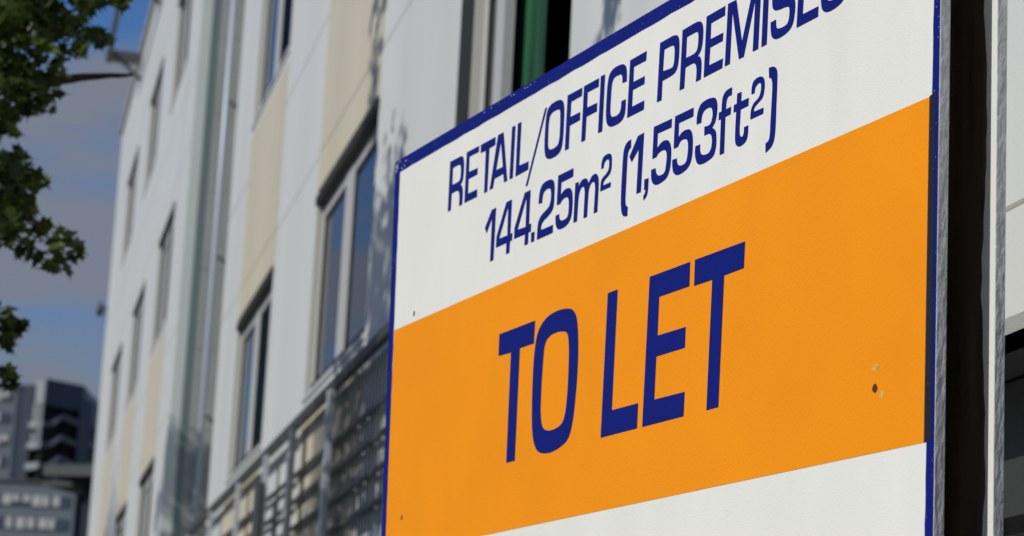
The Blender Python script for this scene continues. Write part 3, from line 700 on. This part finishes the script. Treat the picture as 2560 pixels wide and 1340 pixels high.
# tower with stacked balconies, corner towards us
dT = 360; K = dT/FPX
H = ztop(110, 945, dT)
tw = tag(empty('tower_block', frame_at(110, 1000, dT, D2R(0))), 'dark slate blue tower block with stacked balconies on the far left skyline', 'building')
def prism(pts, z0, z1):
    b = MB(); n = len(pts)
    b.v = [(x, y, z0) for x, y in pts] + [(x, y, z1) for x, y in pts]
    b.f = [tuple(reversed(range(n))), tuple(range(n, 2*n))] + [(i, (i+1) % n, n+(i+1) % n, n+i) for i in range(n)]
    b.m = [0]*len(b.f); b.smooth = [False]*len(b.f); return b
u = K
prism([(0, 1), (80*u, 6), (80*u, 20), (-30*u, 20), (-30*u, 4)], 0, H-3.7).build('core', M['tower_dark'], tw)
prism([(0, 0), (80*u, 5), (80*u, 20), (-32*u, 20), (-32*u, 3)], H-3.6, H).build('crown_wall', M['tower_pale'], tw)
prism([(.3, -.1), (82*u, 4.9), (82*u, 9), (.3, 9)], H-3.9, H+.02).build('crown_shade_side', M['tower_blue'], tw)  # shaded face of the crown, shade put into the darker colour
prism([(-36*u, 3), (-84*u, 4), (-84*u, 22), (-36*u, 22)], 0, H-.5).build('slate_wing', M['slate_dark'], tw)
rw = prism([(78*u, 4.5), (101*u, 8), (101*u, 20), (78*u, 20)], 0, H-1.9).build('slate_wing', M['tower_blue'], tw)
prism([(-14*u, .5), (-2*u, .5), (-2*u, 3), (-14*u, 3)], H-9.7, H-3.5).build('pale_pier', M['tower_pale'], tw)
prism([(-34*u, 3), (-24*u, 2.6), (-24*u, 6), (-34*u, 6)], H-9.7, H-3.5).build('pale_pier', M['tower_pale'], tw)
z = H - 7.2; k = 0
while z > 3:
    MB().quad((-42*u, 2.8, z), (0, .2, z), (0, .2, z+.95), (-42*u, 2.8, z+.95)).box(-40*u, -2*u, 1.5, 3.5, z-.15, z).build('balcony', M['tower_pale'], tw)
    P = [(0, .15), (20*u, 1.2), (45*u, 1.6), (78*u, 4.6)]; zz = [0, .2, 1.5, .9]
    b = MB()
    for i in range(3): b.quad((P[i][0], P[i][1], z+zz[i]), (P[i+1][0], P[i+1][1], z+zz[i+1]), (P[i+1][0], P[i+1][1], z+zz[i+1]+.8), (P[i][0], P[i][1], z+zz[i]+.8))
    b.build('balcony', M['tower_rail'], tw)
    MB().box(100*u, 100*u+.55, 8.5, 12, z-.3, z+1.5).build('side_balcony', M['tower_blue'], tw)
    z -= 3.15; k += 1
prism([(45*u, 3.0), (52*u, 3.2), (52*u, 6), (45*u, 6)], 0, H-4).build('pale_pier', M['tower_dark'], tw)
for o_ in list(tw.children): pass

def office(px0, px1, py_top, dist, label, name, sp, first, nb, seed, side=0):
    r_ = random.Random(seed)
    k = dist/FPX; H = ztop((px0+px1)/2, py_top, dist); W = (px1-px0)*k
    root = tag(empty(name, frame_at(px0, 1200, dist, D2R(0))), label, 'building')
    MB().box(0, W, 0, 18 if side else 4, 0, H).build('wall', M['office_wall'], root)
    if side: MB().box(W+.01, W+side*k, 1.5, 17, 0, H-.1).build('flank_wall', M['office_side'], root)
    z = H - first
    for b in range(nb):
        wd = MB().box(.2, W-.6, -.12, -.02, z-1.45, z).build('window_band', M['tower_blue'], root)
        x = .3
        while x < W-1.0:
            wv = r_.choice((.75, .9, 1.1))
            if r_.random() < .82: MB().box(x, x+wv, -.2, -.13, z-1.4 + r_.choice((0, .1, .5)), z-.05).build('blind', M['blind'], wd)
            x += wv + r_.choice((.18, .3, .5))
        z -= sp
        if z < 2: break
    MB().box(-.15, W+.1, -.25, 18.2 if side else 4.2, H, H+.35).build('roof', M['roof_grey'], root)
    return root
office(-120, 192, 1205, 300, 'low blue grey office block with two bands of white blinds at the bottom left', 'office_block', 2.85, 1.5, 11, 4, side=30)
office(-160, 22, 952, 330, 'blue grey office slab left of the dark tower block', 'office_slab', 3.05, .7, 18, 9)
# flat roofed building beside the white one
fr_ = frame_at(100, 1170, 150, D2R(-18)); k = 150/FPX
hb = ztop(170, 1178, 150)
fb = tag(empty('flat_roofed_building', fr_), 'dark building with overhanging grey flat roof between the tower and the white building', 'building')
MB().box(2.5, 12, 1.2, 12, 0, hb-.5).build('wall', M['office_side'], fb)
MB().box(.25, 12.5, 0, 12.5, hb-.35, hb+.35).build('roof', M['roof_grey'], fb)
MB().box(.2, 2.2, .2, 10, hb-.95, hb-.75).build('lower_canopy', M['roof_grey'], fb)
